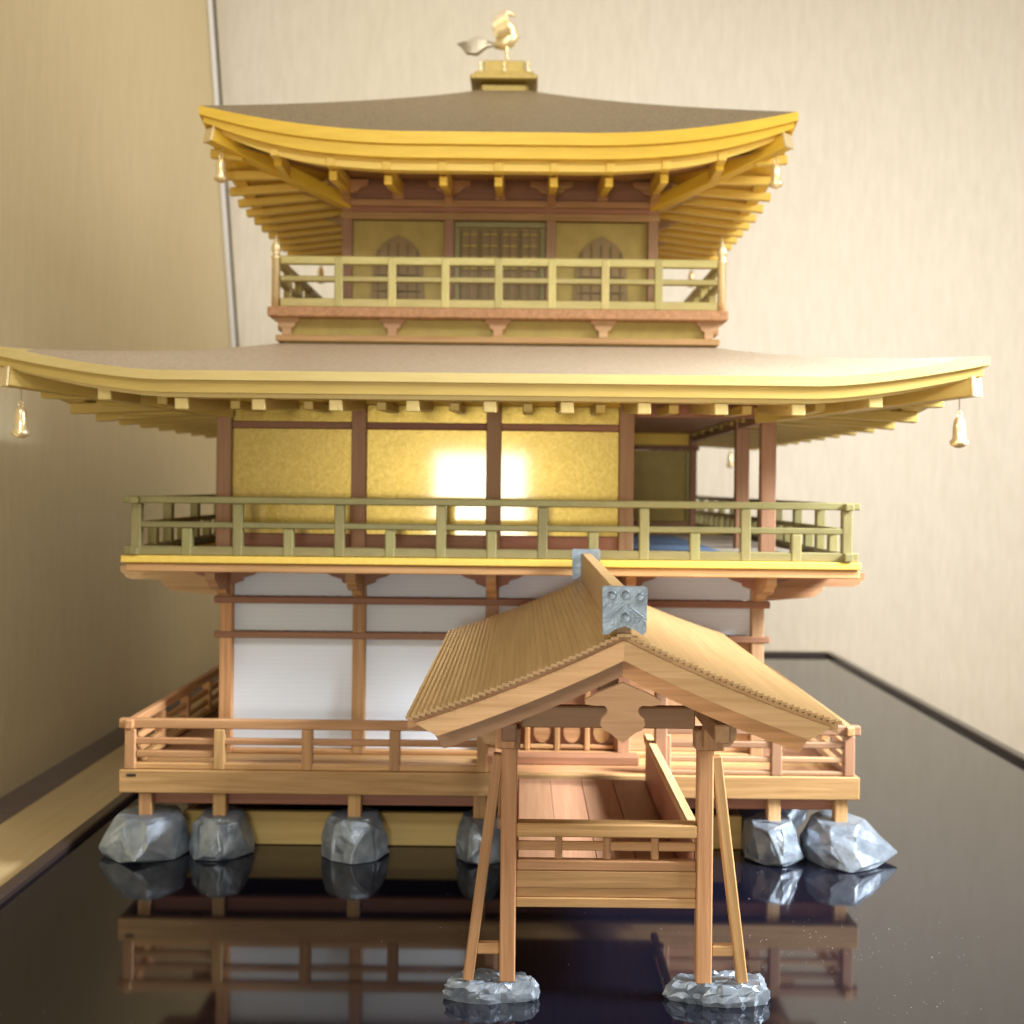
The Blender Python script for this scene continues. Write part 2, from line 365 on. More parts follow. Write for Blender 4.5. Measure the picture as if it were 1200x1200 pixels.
for xs, mk in ((gx0, 'wood'), (gx1, 'wood')):
    n = 11; ps = [gy + (VY1 - .1 - gy) * k / n for k in range(1, n + 1)]
    railing('y', gy + .04, VY1 - .06, xs, [(.886, .951, .10, 0, .055), (.772, .818, 0, 0, .04), (.68, .724, 0, 0, .04), (.60, .645)],
            [(p, .60, .885, .07) for p in ps], mk)
railing('x', gx0, gx1, VY1 - .06, [(.885, .952, .1, .1), (.772, .818), (.60, .645)], gposts([gx0 + .7 * k for k in range(1, 7)]), 'wood')
# posts under the veranda, resting on the stones
STX = [-2.62, -2.10, -1.15, -.27, 1.80, 2.27]
for i, x in enumerate(STX):
    box('stilt', hall, 'wood' if i != 4 else 'wood_pale', x - .045, x + .045, VY0 + .03, VY0 + .115, .27, .436)
for y in (9.6, 11.4, 13.2):
    for x in (-2.62, 2.27): box('stilt', hall, 'wood', x - .045, x + .045, y - .045, y + .045, .27, .436)
# ground floor columns, beams and panels
for i, x in enumerate(COLX):
    for j, y in enumerate(COLY):
        if i in (0, 4) or j in (0, 6):
            box('column', hall, 'wood' if (j > 0 or i < 2) else 'wood_pink', x - CW, x + CW, y - CW, y + CW, .591, 1.985)
for z0, z1 in ((1.455, 1.505), (1.715, 1.768)):
    box('beam', hall, 'wood_dark', COLX[0] - .09, COLX[4] + .09, DF - .056, DF - .02, z0, z1)
    box('beam', hall, 'wood_dark', COLX[0] - .056, COLX[0] - .02, DF - .019, DB, z0, z1)
    box('beam', hall, 'wood_dark', COLX[4] + .02, COLX[4] + .056, DF - .019, DB, z0, z1)
box('sill', hall, 'wood', COLX[0] + CW, COLX[4] - CW, DF - .045, DF + .03, .591, .625)
for i in range(4):
    xa, xb = COLX[i] + CW, COLX[i + 1] - CW
    box('wall_panel', hall, 'paper', xa, xb, DF + .012, DF + .04, 1.769, 1.984, 0.001)
    box('wall_panel', hall, 'paper', xa, xb, DF + .013, DF + .04, 1.506, 1.714, 0.001)
    if i < 2:
        box('wall_panel', hall, 'paper', xa, xb, DF + .012, DF + .04, .626, 1.454, 0.001)
    elif i == 2:
        dr = box('door', hall, 'wood_dark', xa, xb, DF + .03, DF + .05, .626, 1.454)
        for k in range(5):
            x = xa + (xb - xa) * k / 4; box('stile', dr, 'wood', x - .02, x + .02, DF - .01, DF + .029, .627, 1.453)
        for z in (.64, .84, 1.12, 1.42):
            for k in range(4):
                x = xa + (xb - xa) * k / 4; box('cross_rail', dr, 'wood', x + .021, x + (xb - xa) / 4 - .021, DF - .005, DF + .029, z, z + .03)
        for k in range(4):
            x = xa + (xb - xa) * (k + .5) / 4
            ol = [(x + .062 * math.cos(a), .765 + .082 * math.sin(a)) for a in [2 * math.pi * q / 18 for q in range(18)]]
            prism('carved_panel', dr, 'wood', ol, DF + .008, DF + .0295)
        box('step', hall, 'wood_dark', xa - .1, xb + .14, DF - .30, DF - .16, .591, .655)
    else:
        box('wall_panel', hall, 'wood_pale', xa, xb, DF + .012, DF + .04, .626, 1.454)
for j in range(6):
    for xs in (COLX[0], COLX[4]):
        for z0, z1 in ((.60, 1.454), (1.506, 1.714), (1.769, 1.984)):
            box('wall_panel', hall, 'paper', xs - .02, xs + .01, COLY[j] + CW, COLY[j + 1] - CW, z0, z1, 0.001)
box('wall_panel', hall, 'paper', COLX[0] + CW, COLX[4] - CW, DB - .02, DB + .01, .6, 1.984, 0.001)
# stepped bracket arms under the upper deck
def arm_outline(Lh, steps=2):
    """(distance outwards, z) of a cloud shaped bracket arm"""
    return [(0, 0), (Lh, 0), (Lh, -.05), (Lh - .025, -.075), (Lh - .07, -.085), (Lh - .09, -.115), (Lh - .16, -.14),
            (Lh - .30, -.15), (Lh - .33, -.185), (Lh - .40, -.21), (0, -.22)]
def bracket_front(x, y0, ztop, Lh, wd, mk):
    ol = [(y0 - d, ztop + z) for d, z in arm_outline(Lh)]
    br = prism_x('bracket', hall, mk, ol, x - wd, x + wd)
    return br
for i, x in enumerate(COLX):
    mk = 'wood_pale' if i in (0, 4) else 'wood'
    br = bracket_front(x, DF - .057, 1.985, .44, .035, mk)
    for s in (-1, 1):     # side arms along the wall
        prism('bracket_arm', br, 'wood_dark', [(x + s * .036, 1.984), (x + s * .24, 1.984), (x + s * .235, 1.945), (x + s * .20, 1.925), (x + s * .13, 1.905), (x + s * .12, 1.88), (x + s * .036, 1.85)], DF - .075, DF - .057)
for j, y in enumerate(COLY):
    for s, xs in ((-1, COLX[0]), (1, COLX[4])):
        ol = [(xs + s * (.057 + d), 1.985 + z) for d, z in [(0, 0), (.74, 0), (.74, -.045), (.715, -.06), (.70, -.085), (.655, -.10), (.43, -.103), (.425, -.135), (.40, -.15), (.385, -.17), (.34, -.185), (0, -.215)]]
        prism('bracket', hall, 'wood' if s > 0 else ('wood_pale' if j < 1 else 'wood_pink'), ol, y - .035, y + .035)  # front left arm in paler wood, painting in the light that catches it
# upper deck
UX0, UX1, UY0, UY1 = XC - 2.575, XC + 2.585, 7.79, 14.87
box('deck_edge', hall, 'wood', UX0 + .02, UX1 - .0, UY0 + .005, UY0 + .08, 1.986, 2.046)
box('deck_edge', hall, 'wood', UX0 + .02, UX0 + .09, UY0 + .081, UY1, 1.988, 2.044)
box('deck_edge', hall, 'wood', UX1 - .07, UX1, UY0 + .081, UY1, 1.988, 2.044)
box('deck', hall, 'gold_pale', UX0 - .01, UX1 + .005, UY0 - .015, UY1 + .01, 2.049, 2.100)
box('deck_underside', hall, 'wood_dark', UX0 + .1, UX1 - .1, UY0 + .09, UY1 - .1, 1.992, 2.047, 0)
ry = UY0 + .045; rx0, rx1 = XC - 2.49, XC + 2.50
fp = [rx0 + (rx1 - rx0) * k / 7 for k in range(8)]
hp = [(fp[k] + fp[k + 1]) / 2 for k in range(7)]
def uposts(full, half): return [(p, 2.1005, 2.465, .070) for p in full] + [(p, 2.1005, 2.293, .070) for p in half]
RA = [(2.474, 2.514), (2.301, 2.337), (2.101, 2.166)]
railing('x', rx0, rx1, ry, [(2.466, 2.517, .09), (2.294, 2.338, 0), (2.101, 2.166, .08)], uposts(fp, hp), 'gold_olive')
for xs in (rx0, rx1):
    n = 10; yy = [ry + (UY1 - .05 - ry) * k / n for k in range(n + 1)]
    railing('y', ry + .035, UY1 - .02, xs, [(2.462, 2.512, .12, .1), (2.296, 2.335), (2.104, 2.163, .11, 0)],
            [(p, 2.102, 2.461, .066) for p in yy[1:]] + [((yy[k] + yy[k + 1]) / 2, 2.102, 2.302, .066) for k in range(n)], 'gold_olive')
railing('x', rx0, rx1, UY1 - .05, [(2.466, 2.517, .09), (2.294, 2.338, 0), (2.101, 2.166, .08)], uposts(fp[1:-1], hp), 'gold_olive')
# first upper storey
CX2 = [XC - 2.02, XC - 1.01, XC, XC + .995, XC + 2.06]
UT = Z(.66)
INY = 11.9
for i, x in enumerate(CX2):
    for j, y in enumerate(COLY):
        if i == 0 or j in (0, 6) or (i == 4 and j not in (2, 3)):
            box('column', hall, 'wood_pink', x - CW - .008, x + CW + .008, y - CW, y + CW, 2.101, UT)
for i in range(3):
    xa, xb = CX2[i] + CW + .008, CX2[i + 1] - CW - .008
    box('gold_panel', hall, 'gold_leaf', xa, xb, DF + .0, DF + .03, Z(-.372), Z(.417), 0.002)
    box('gold_panel', hall, 'gold_leaf', xa, xb, DF + .0, DF + .03, Z(.47), Z(.60), 0.002)
    box('sill', hall, 'wood_dark', xa, xb, DF - .03, DF + .03, 2.101, Z(-.373))
    box('lintel', hall, 'wood_dark', xa, xb, DF - .035, DF + .02, Z(.418), Z(.469))
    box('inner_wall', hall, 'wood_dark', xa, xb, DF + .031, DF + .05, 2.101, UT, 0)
for j in range(6):
    ya, yb = COLY[j] + CW, COLY[j + 1] - CW
    box('gold_panel', hall, 'gold_leaf', CX2[0] - .03, CX2[0], ya, yb, Z(-.372), Z(.60), 0.002)
    if j < 3: box('gold_panel', hall, 'gold_leaf', CX2[3], CX2[3] + .02, ya, yb, Z(-.372), Z(.60), 0.002)
    elif j > 3: box('gold_panel', hall, 'gold_leaf', CX2[4] - .03, CX2[4], ya, yb, Z(-.372), Z(.60), 0.002)
# open corner bay of the storey with a blue mat, its back wall and its ceiling
box('corner_floor', hall, 'floor_grey', CX2[3] + CW + .02, UX1 - .12, UY0 + .12, INY - .05, 2.101, 2.112, 0.001)
box('blue_mat', hall, 'mat_blue', CX2[3] + .12, CX2[4] - .30, DF + .12, INY - .5, 2.113, 2.125, 0.002)
px = CX2[3] + .06; qx = CX2[4] - .06
box('inner_column', hall, 'wood_pink', qx, qx + .075, INY - .05, INY + .03, 2.101, UT)
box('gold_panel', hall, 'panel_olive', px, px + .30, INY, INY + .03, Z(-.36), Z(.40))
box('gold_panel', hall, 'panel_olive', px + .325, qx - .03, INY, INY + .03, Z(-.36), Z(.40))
box('door_frame', hall, 'gold_pale', px + .301, px + .324, INY - .02, INY + .03, Z(-.40), Z(.40))
box('door_frame', hall, 'gold_rail', qx - .029, qx - .001, INY - .02, INY + .03, Z(-.40), Z(.40))
box('sill', hall, 'wood_pink', px, qx, INY - .04, INY + .02, 2.113, Z(-.361))
box('lintel', hall, 'wood_dark', px, qx + .1, INY - .06, INY - .021, Z(.401), Z(.45))
box('gold_panel', hall, 'gold_wood', px, qx, INY, INY + .03, Z(.451), Z(.60))
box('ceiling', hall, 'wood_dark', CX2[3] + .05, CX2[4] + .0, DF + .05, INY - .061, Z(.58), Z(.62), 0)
box('beam', hall, 'wood_dark', CX2[3] + .057, CX2[4] - .057, DF - .035, DF + .03, Z(.53), Z(.65))
box('beam', hall, 'wood_pink', CX2[4] - .04, CX2[4] + .04, DF + CW, COLY[6] - CW, Z(.50), Z(.60))
box('wall_top_beam', hall, 'gold_wood', CX2[0], CX2[3] + .05, DF - .045, DF + .04, Z(.601), Z(.66))

# ---------------------------------------------------------------- the two roofs
class Roof:
    def __init__(s, xc, yc, hx, hy, ix, iy, z0, rise, lift, l0, lp, prof):
        s.__dict__.update(locals())
    def el(s, r_):
        return s.lift * max(0, (abs(r_) - s.l0) / (1 - s.l0)) ** s.lp
    def pt(s, side, u, t, off=0.0, dz=0.0):
        """side 0 front,1 right,2 back,3 left; u -1..1 along the eave; t 0 eave .. 1 top; off = set back from the eave"""
        hx, hy = s.hx - off, s.hy - off
        ex = s.ix + (hx - s.ix) * (1 - t); ey = s.iy + (hy - s.iy) * (1 - t)
        z = s.z0 + s.rise * s.prof(t) + s.el(u) * (1 - t) ** 1.6 + dz
        if side == 0: return (s.xc + u * ex, s.yc - ey, z)
        if side == 1: return (s.xc + ex, s.yc + u * ey, z)
        if side == 2: return (s.xc - u * ex, s.yc + ey, z)
        return (s.xc - ex, s.yc - u * ey, z)
US = [-1 + 2 * k / 48 for k in range(49)]
def roof_shell(rf, name, mk, nt=14, th=0.03):
    v = []; f = []
    for side in range(4):
        for layer in (0, -th):
            o = len(v)
            for i in range(nt + 1):
                for u in US: v.append(rf.pt(side, u, i / nt, .004, layer - .002))
            for i in range(nt):
                for k in range(48):
                    a = o + i * 49 + k; f.append([a, a + 1, a + 50, a + 49])
    return mesh_obj(name, hall, mk, v, f, (rf.xc, rf.yc, rf.z0), True)
def fascia(rf, part, side, mk, o0, o1, zt, zb, nm='eave_board', taper=.0):
    """one curved board along one eave"""
    v = []; f = []
    for u in US:
        tp = 1 - taper * max(0, (abs(u) - .6) / .4) ** 2
        for off, dz in ((o0, zt * tp), (o0, zb * tp), (o1, zb * tp), (o1, zt * tp)): v.append(rf.pt(side, u, 0, off, dz))
    for k in range(48):
        for q in range(4): f.append([k * 4 + q, k * 4 + (q + 1) % 4, k * 4 + 4 + (q + 1) % 4, k * 4 + 4 + q])
    f.append([0, 1, 2, 3]); f.append([192, 193, 194, 195])
    return mesh_obj(nm, part, mk, v, f, rf.pt(side, 0, 0))
def soffit(rf, part, side, mk, zi, wallx, wally, off=.1, dz=-.1):
    v = []; f = []
    for u in US:
        a = rf.pt(side, u, 0, off, dz)
        if side == 0: b = (rf.xc + u * wallx, rf.yc - wally, zi)
        elif side == 1: b = (rf.xc + wallx, rf.yc + u * wally, zi)
        elif side == 2: b = (rf.xc - u * wallx, rf.yc + wally, zi)
        else: b = (rf.xc - wallx, rf.yc - u * wally, zi)
        v += [a, b]
    for k in range(48): f.append([2 * k, 2 * k + 1, 2 * k + 3, 2 * k + 2])
    return mesh_obj('soffit', part, mk, v, f, rf.pt(side, 0, 0))
YC2 = (DF + DB) / 2; HY2 = YC2 - 7.18
r2 = Roof(XC, YC2, 3.225, HY2, 1.80, YC2 - 9.35, Z(.728), .46, .145, .67, 1.45, lambda t: .80 * t + .20 * t * t)
sh2 = roof_shell(r2, 'roof', 'roof_low')
YC3 = 11.13
r3 = Roof(XC, YC3, 2.36, 2.36, .10, .10, Z(2.79), 1.16, .185, .30, 2.0, lambda t: 1 - (1 - t) ** 0.97 if t < 1 else 1)
sh3 = roof_shell(r3, 'roof', 'roof')
sh2['label'] = 'wide lower roof of taupe shingle sheet'; sh3['label'] = 'dark brown top roof'
mks2 = ['gold_wood'] * 4
for side in range(4):
    fascia(r2, sh2, side, 'gold_straw', 0, .20, 0, -.062, taper=.1)
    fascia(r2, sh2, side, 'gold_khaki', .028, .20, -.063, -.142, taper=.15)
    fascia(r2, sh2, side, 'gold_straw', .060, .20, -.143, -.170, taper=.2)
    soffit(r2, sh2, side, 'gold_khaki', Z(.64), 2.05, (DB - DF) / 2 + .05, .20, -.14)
    fascia(r3, sh3, side, 'gold_wood', 0, .18, 0, -.098, taper=.3)
    fascia(r3, sh3, side, 'gold_wood', .025, .18, -.099, -.200, taper=.38)
    fascia(r3, sh3, side, 'gold_pale', .085, .18, -.201, -.285, taper=.42)
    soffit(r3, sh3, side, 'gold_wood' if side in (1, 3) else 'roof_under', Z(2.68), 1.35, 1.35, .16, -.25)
def wallpt(rf, side, a, wx, wy, z):
    if side == 0: return (rf.xc + a, rf.yc - wy, z)
    if side == 1: return (rf.xc + wx, rf.yc + a, z)
    if side == 2: return (rf.xc - a, rf.yc + wy, z)
    return (rf.xc - wx, rf.yc - a, z)
def rafters(rf, sh, spacing, n, dz0, dz1, o_out, wx, wy, zin, wd, mk, side, inset=0.0):
    he = (rf.hx if side in (0, 2) else rf.hy)
    for k in range(-n, n + 1):
        a = k * spacing
        u = a / (he - o_out)
        if abs(u) > .97: continue
        tp = 1 - .4 * max(0, (abs(u) - .6) / .4) ** 2
        p = Vector(rf.pt(side, u, 0, o_out, (dz0 + dz1) / 2 * tp))
        lim = (wx if side in (0, 2) else wy)
        # beyond the wall corner a rafter dies into the hip beam
        if abs(a) <= lim: q = Vector(wallpt(rf, side, a, wx, wy, zin))
        else:
            e = abs(a) - lim
            q = Vector(wallpt(rf, side, a, wx + e, wy + e, zin + (p.z - zin) * e / ((rf.hx - wx))))
        if (q - p).length < .12: continue
        bar('rafter', sh, mk, p, q, wd, abs(dz1 - dz0))
wy2 = (DB - DF) / 2
for side in range(4):
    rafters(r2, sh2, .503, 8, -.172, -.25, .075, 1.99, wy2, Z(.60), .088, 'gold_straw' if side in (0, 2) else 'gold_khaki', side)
    for k in range(11 if side in (0, 2) else 15):      # a second, deeper set of rafters between
        he = r2.hx if side in (0, 2) else r2.hy
        n_ = 5 if side in (0, 2) else 7
        a = (k - n_) * .503 + .2515; u = a / (he - .3)
        if abs(u) > .85: continue
        p = r2.pt(side, u, 0, .35, -.195); lim = 1.99 if side in (0, 2) else wy2
        e = max(0, abs(a) - lim); q = Vector(wallpt(r2, side, a, 1.99 + e, wy2 + e, Z(.57)))
        if (Vector(p) - q).length > .15: bar('rafter', sh2, 'gold_khaki', p, q, .07, .06)
    if side in (0, 2): rafters(r3, sh3, .445, 5, -.21, -.29, .075, 1.339, 1.339, Z(2.62), .072, 'gold_pale', side)
    else: rafters(r3, sh3, .297, 8, -.275, -.345, .02, 1.339, 1.339, Z(2.60), .060, 'gold_pale', side)
    if side in (0, 2): rafters(r3, sh3, .445, 5, -.30, -.375, .20, 1.339, 1.339, Z(2.58), .066, 'gold_wood', side)
# hip beams with brass end plates
def hip(rf, sh, sx, sy, wx, wy, zin, dz, wd, ht):
    tip = Vector((rf.xc + sx * (rf.hx - .07), rf.yc + sy * (rf.hy - .07), rf.z0 + rf.lift + dz))
    q = Vector((rf.xc + sx * wx, rf.yc + sy * wy, zin))
    hb = bar('hip_beam', sh, 'gold_wood' if rf is r3 else 'gold_khaki', tip, q, wd, ht)
    dr_ = (tip - q).normalized()
    bar('end_plate', sh, 'brass', tip + dr_ * .001, tip + dr_ * .02, wd + .012, ht + .012)
    return tip - dr_ * .10
tips2 = {}; tips3 = {}
for sx in (-1, 1):
    for sy in (-1, 1):
        tips2[(sx, sy)] = hip(r2, sh2, sx, sy, 1.99, wy2, Z(.55), -.195, .13, .12)
        tips3[(sx, sy)] = hip(r3, sh3, sx, sy, 1.339, 1.339, Z(2.47), -.215, .11, .11)

# ---------------------------------------------------------------- third storey
DQ = 9.28; QH = 1.85; YQ = YC3 - QH
box('skirt', hall, 'panel_olive', XC - 1.80, XC + 1.80, YC3 - 1.80, YC3 + 1.80, Z(1.0), Z(1.386), 0.003)
for y0, y1, x0, x1 in ((YC3 - 1.86, YC3 - 1.80, XC - 1.85, XC + 1.85), (YC3 + 1.80, YC3 + 1.86, XC - 1.85, XC + 1.85)):
    box('skirt_board', hall, 'wood', x0, x1, y0, y1, Z(1.19), Z(1.243))
for s in (-1, 1): box('skirt_board', hall, 'wood', XC + s * 1.801, XC + s * 1.85, YC3 - 1.799, YC3 + 1.799, Z(1.19), Z(1.243))
box('balcony_floor', hall, 'wood', XC - 1.905, XC + 1.905, YC3 - 1.93, YC3 + 1.93, Z(1.387), Z(1.468))
def small_bracket(x, full=True, s=0):
    w_ = .105
    l = -w_ if s >= 0 else -.01; rr = w_ if s <= 0 else .01
    ol = [(x - w_, Z(1.386)), (x + w_, Z(1.386)), (x + w_ * .95, Z(1.355)), (x + w_ * .68, Z(1.34)), (x + w_ * .62, Z(1.315)), (x + w_ * .36, Z(1.30)), (x + w_ * .34, Z(1.244)),
          (x - w_ * .34, Z(1.244)), (x - w_ * .36, Z(1.30)), (x - w_ * .62, Z(1.315)), (x - w_ * .68, Z(1.34)), (x - w_ * .95, Z(1.355))]
    prism('bracket', hall, 'wood_pale', ol, YC3 - 1.855, YC3 - 1.801)
for k in range(5): small_bracket(XC - 1.76 + .88 * k if k in (0, 4) else XC + (k - 2) * .88 * 1.0)
for s in (-1, 1):
    for k in range(5):
        yy_ = YC3 - 1.6 + .8 * k
        box('bracket', hall, 'wood_pale', XC + s * 1.801, XC + s * 1.87, yy_ - .09, yy_ + .09, Z(1.30), Z(1.386))
ty = YC3 - 1.86; tx0, tx1 = XC - 1.85, XC + 1.86
inp = [XC + (k - 2.5) * .4425 * 1.0 + .22 * 0 for k in range(0)]
inp = [XC + .003 + (k - 3) * .443 for k in range(7)]
tr = [(Z(1.828), Z(1.896)), (Z(1.685), Z(1.731)), (Z(1.471), Z(1.545))]
railing('x', tx0 + .04, tx1 - .04, ty, tr, [(p, Z(1.472), Z(1.89), .068) for p in inp], 'gold_rail')
railing('x', tx0 + .04, tx1 - .04, YC3 + 1.86, tr, [(p, Z(1.472), Z(1.89), .068) for p in inp], 'gold_rail')
for xs in (tx0, tx1):
    railing('y', ty + .04, YC3 + 1.82, xs, tr, [(YC3 + (k - 3) * .46, Z(1.472), Z(1.89), .068) for k in range(7)], 'gold_rail')
pv, pf = lathe_data([(.036, 0), (.036, .40), (.042, .405), (.042, .425), (.032, .43), (.030, .455), (.040, .475), (.041, .50), (.030, .54), (.012, .575), (.004, .62)], 14)
for x in (tx0, tx1):
    for y in (ty, YC3 + 1.86):
        mesh_obj('corner_post', hall, 'brass', [(a + x, b_ + y, c + Z(1.469)) for a, b_, c in pv], pf, (x, y, Z(1.47)), True)
HQ = 1.339
CX3 = [XC - HQ + 2 * HQ * k / 3 for k in range(4)]
for i in range(4):
    for j in range(4):
        if i in (0, 3) or j in (0, 3):
            x = CX3[i]; y = YC3 - HQ + 2 * HQ * j / 3
            box('column', hall, 'wood_pink', x - .044, x + .044, y - .044, y + .044, Z(1.469), Z(2.50))
D3 = YC3 - HQ
box('lintel', hall, 'wood', XC - HQ - .06, XC + HQ + .06, D3 - .052, D3 - .01, Z(2.325), Z(2.39))
box('beam', hall, 'wood_dark', XC - HQ - .02, XC + HQ + .02, D3 - .046, D3 + .0, Z(2.391), Z(2.44))
box('beam', hall, 'wood', XC - HQ - .10, XC + HQ + .10, D3 - .06, D3 + .0, Z(2.441), Z(2.50))
box('beam', hall, 'wood_dark', XC - HQ - .1, XC + HQ + .1, D3 - .03, D3 + .03, Z(2.501), Z(2.70))
for s in (-1, 1):
    box('lintel', hall, 'wood_dark', XC + s * (HQ + .0), XC + s * (HQ + .052), D3 + .045, YC3 + HQ, Z(2.325), Z(2.52))
    box('wall_panel', hall, 'panel_olive', XC + s * HQ - .015, XC + s * HQ + .015, D3 + .045, YC3 + HQ - .045, Z(1.469), Z(2.7))
box('wall_panel', hall, 'panel_olive', XC - HQ + .045, XC + HQ - .045, YC3 + HQ - .01, YC3 + HQ + .02, Z(1.469), Z(2.7))
# bracket blocks over the columns and between them, under the top eave
for k in range(7):
    x = XC - HQ + 2 * HQ * k / 6
    on_col = k % 2 == 0
    if on_col:
        br = prism_x('bracket', hall, 'wood', [(D3 - .031, Z(2.69)), (D3 - .40, Z(2.64)), (D3 - .42, Z(2.59)), (D3 - .38, Z(2.56)), (D3 - .27, Z(2.545)), (D3 - .25, Z(2.51)), (D3 - .14, Z(2.49)), (D3 - .061, Z(2.445)), (D3 - .031, Z(2.445))], x - .035, x + .035)
        for s in (-1, 1):
            prism('bracket_arm', br, 'wood', [(x + s * .036, Z(2.66)), (x + s * .19, Z(2.66)), (x + s * .18, Z(2.61)), (x + s * .12, Z(2.59)), (x + s * .10, Z(2.56)), (x + s * .036, Z(2.54))], D3 - .10, D3 - .05)
    else:
        box('strut', hall, 'wood', x - .05, x + .05, D3 - .06, D3 - .031, Z(2.501), Z(2.66))
for s in (-1, 1):
    for k in range(4):
        y = D3 + 2 * HQ * k / 3
        prism('bracket', hall, 'wood_pale', [(XC + s * (HQ + .053), Z(2.66)), (XC + s * (HQ + .42), Z(2.62)), (XC + s * (HQ + .43), Z(2.57)), (XC + s * (HQ + .28), Z(2.53)), (XC + s * (HQ + .25), Z(2.50)), (XC + s * (HQ + .053), Z(2.42))], y - .035, y + .035)
# wall bays: bell shaped windows left and right, folding lattice door in the middle
for i in (0, 2):
    xa, xb = CX3[i] + .045, CX3[i + 1] - .045
    box('wall_panel', hall, 'panel_olive', xa, xb, D3 + .005, D3 + .03, Z(1.469), Z(2.324), 0.002)
    xm = (xa + xb) / 2
    def bell(wd, top, bot):
        pts = [(-1.0, 0), (-.93, .35), (-.88, .62), (-.74, .78), (-.52, .89), (-.26, .955), (0, 1.0), (.26, .955), (.52, .89), (.74, .78), (.88, .62), (.93, .35), (1.0, 0)]
        return [(xm + a * wd, bot + (top - bot) * b_) for a, b_ in pts]
    wf = prism('window', hall, 'pane_brown', bell(.245, Z(2.20), Z(1.56)), D3 - .012, D3 + .0049)
    prism('pane', wf, 'pane_brown', bell(.220, Z(2.17), Z(1.575)), D3 - .016, D3 - .0121)
    for k in range(-2, 3): box('muntin', wf, 'muntin', xm + k * .085 - .007, xm + k * .085 + .007, D3 - .024, D3 - .0161, Z(1.58), Z(2.06) if abs(k) == 2 else Z(2.12))
    for zz in (1.70, 1.84, 1.98): box('muntin', wf, 'muntin', xm - .20, xm + .20, D3 - .029, D3 - .0241, Z(zz), Z(zz + .013))
xa, xb = CX3[1] + .045, CX3[2] - .045
box('wall_panel', hall, 'panel_olive', xa, xb, D3 + .015, D3 + .035, Z(1.469), Z(2.324), 0.002)
box('door_frame', hall, 'gold_olive', xa, xb, D3 - .005, D3 + .0149, Z(2.27), Z(2.323))
for x in (xa, xb - .05): box('door_frame', hall, 'gold_olive', x, x + .05, D3 - .005, D3 + .0149, Z(1.47), Z(2.269))
lw = (xb - xa - .10) / 4
for k in range(4):
    x0 = xa + .05 + lw * k
    lf = box('door_leaf', hall, 'pane_brown', x0 + .004, x0 + lw - .004, D3 - .002, D3 + .0148, Z(1.472), Z(2.268), 0.003)
    for z0 in (1.48, 1.62, 1.80, 1.90, 2.0, 2.1, 2.2):
        box('lattice_bar', lf, 'muntin' if z0 < 1.7 else 'panel_olive', x0 + .012, x0 + lw - .012, D3 - .014, D3 - .0021, Z(z0), Z(z0 + .018), 0.001)
    for q in (0.012, lw / 2 - .006, lw - .024):
        box('lattice_bar', lf, 'muntin', x0 + q, x0 + q + .012, D3 - .02, D3 - .0141, Z(1.48), Z(2.25), 0.001)
# finial base
fz = Z(3.80)
fv = [(.30, 0), (.30, .02)]
fb = box('finial_base', hall, 'brass_dull', XC - .24, XC + .24, YC3 - .24, YC3 + .24, Z(3.74), Z(3.95), .03)
box('finial_plate', fb, 'brass_dull', XC - .33, XC + .33, YC3 - .33, YC3 + .33, Z(3.951), Z(4.0), .015)
box('finial_plate', fb, 'brass_dull', XC - .29, XC + .29, YC3 - .29, YC3 + .29, Z(4.001), Z(4.04), .01)
box('finial_box', fb, 'brass_dull', XC - .205, XC + .205, YC3 - .205, YC3 + .205, Z(4.041), Z(4.18), .01)
for a in (-1, 0, 1):
    for b_ in (-1, 0, 1):
        if a or b_:
            v, f = lathe_data([(.016, 0), (.022, .03), (.012, .06), (.02, .09), (.004, .12)], 8, (XC + a * .235, YC3 + b_ * .235, Z(4.041)))
            mesh_obj('finial_stud', fb, 'brass', v, f, (XC + a * .235, YC3 + b_ * .235, Z(4.04)), True)
# phoenix on the top
ph = thing('phoenix', (XC + .0, YC3, Z(4.181)), 'silvery brass phoenix with raised wings and long tail on top of the highest roof', 'bird figurine')
px_ = XC - .01; zb = Z(4.18)
v, f = merge(tube_data([(px_ - .10, YC3, zb + .22), (px_ - .03, YC3, zb + .235), (px_ + .05, YC3, zb + .27), (px_ + .10, YC3, zb + .32), (px_ + .085, YC3 - .005, zb + .38), (px_ + .03, YC3 - .01, zb + .44), (px_ + .012, YC3 - .015, zb + .50), (px_ + .03, YC3 - .015, zb + .535), (px_ + .075, YC3 - .015, zb + .53), (px_ + .115, YC3 - .015, zb + .51)],
                         [.028, .062, .078, .062, .045, .033, .027, .032, .02, .004], 12))
mesh_obj('body', ph, 'brass', v, f, (px_, YC3, zb + .25), True)
for s in (-1, 1):
    v, f = tube_data([(px_ + .03, YC3 + s * .022, zb + .25), (px_ + .028, YC3 + s * .022, zb + .12), (px_ + .03, YC3 + s * .022, zb + .002)], [.024, .014, .016], 8)
    mesh_obj('leg', ph, 'brass', v, f, (px_, YC3, zb), True)
    parts = []
    for k in range(6):
        b0 = Vector((px_ - .04 + .022 * k, YC3 + s * .05, zb + .26 + .008 * k))
        tp_ = Vector((px_ - .13 + .024 * k, YC3 + s * .09, zb + .46 + .032 * k - .003 * k * k))
        parts.append(tube_data([b0, b0.lerp(tp_, .5) + Vector((0, s * .012, 0)), tp_], [(.016, .026), (.013, .026), (.003, .008)], 8))
    v, f = merge(*parts); mesh_obj('wing', ph, 'brass', v, f, (px_, YC3 + s * .05, zb + .26), True)
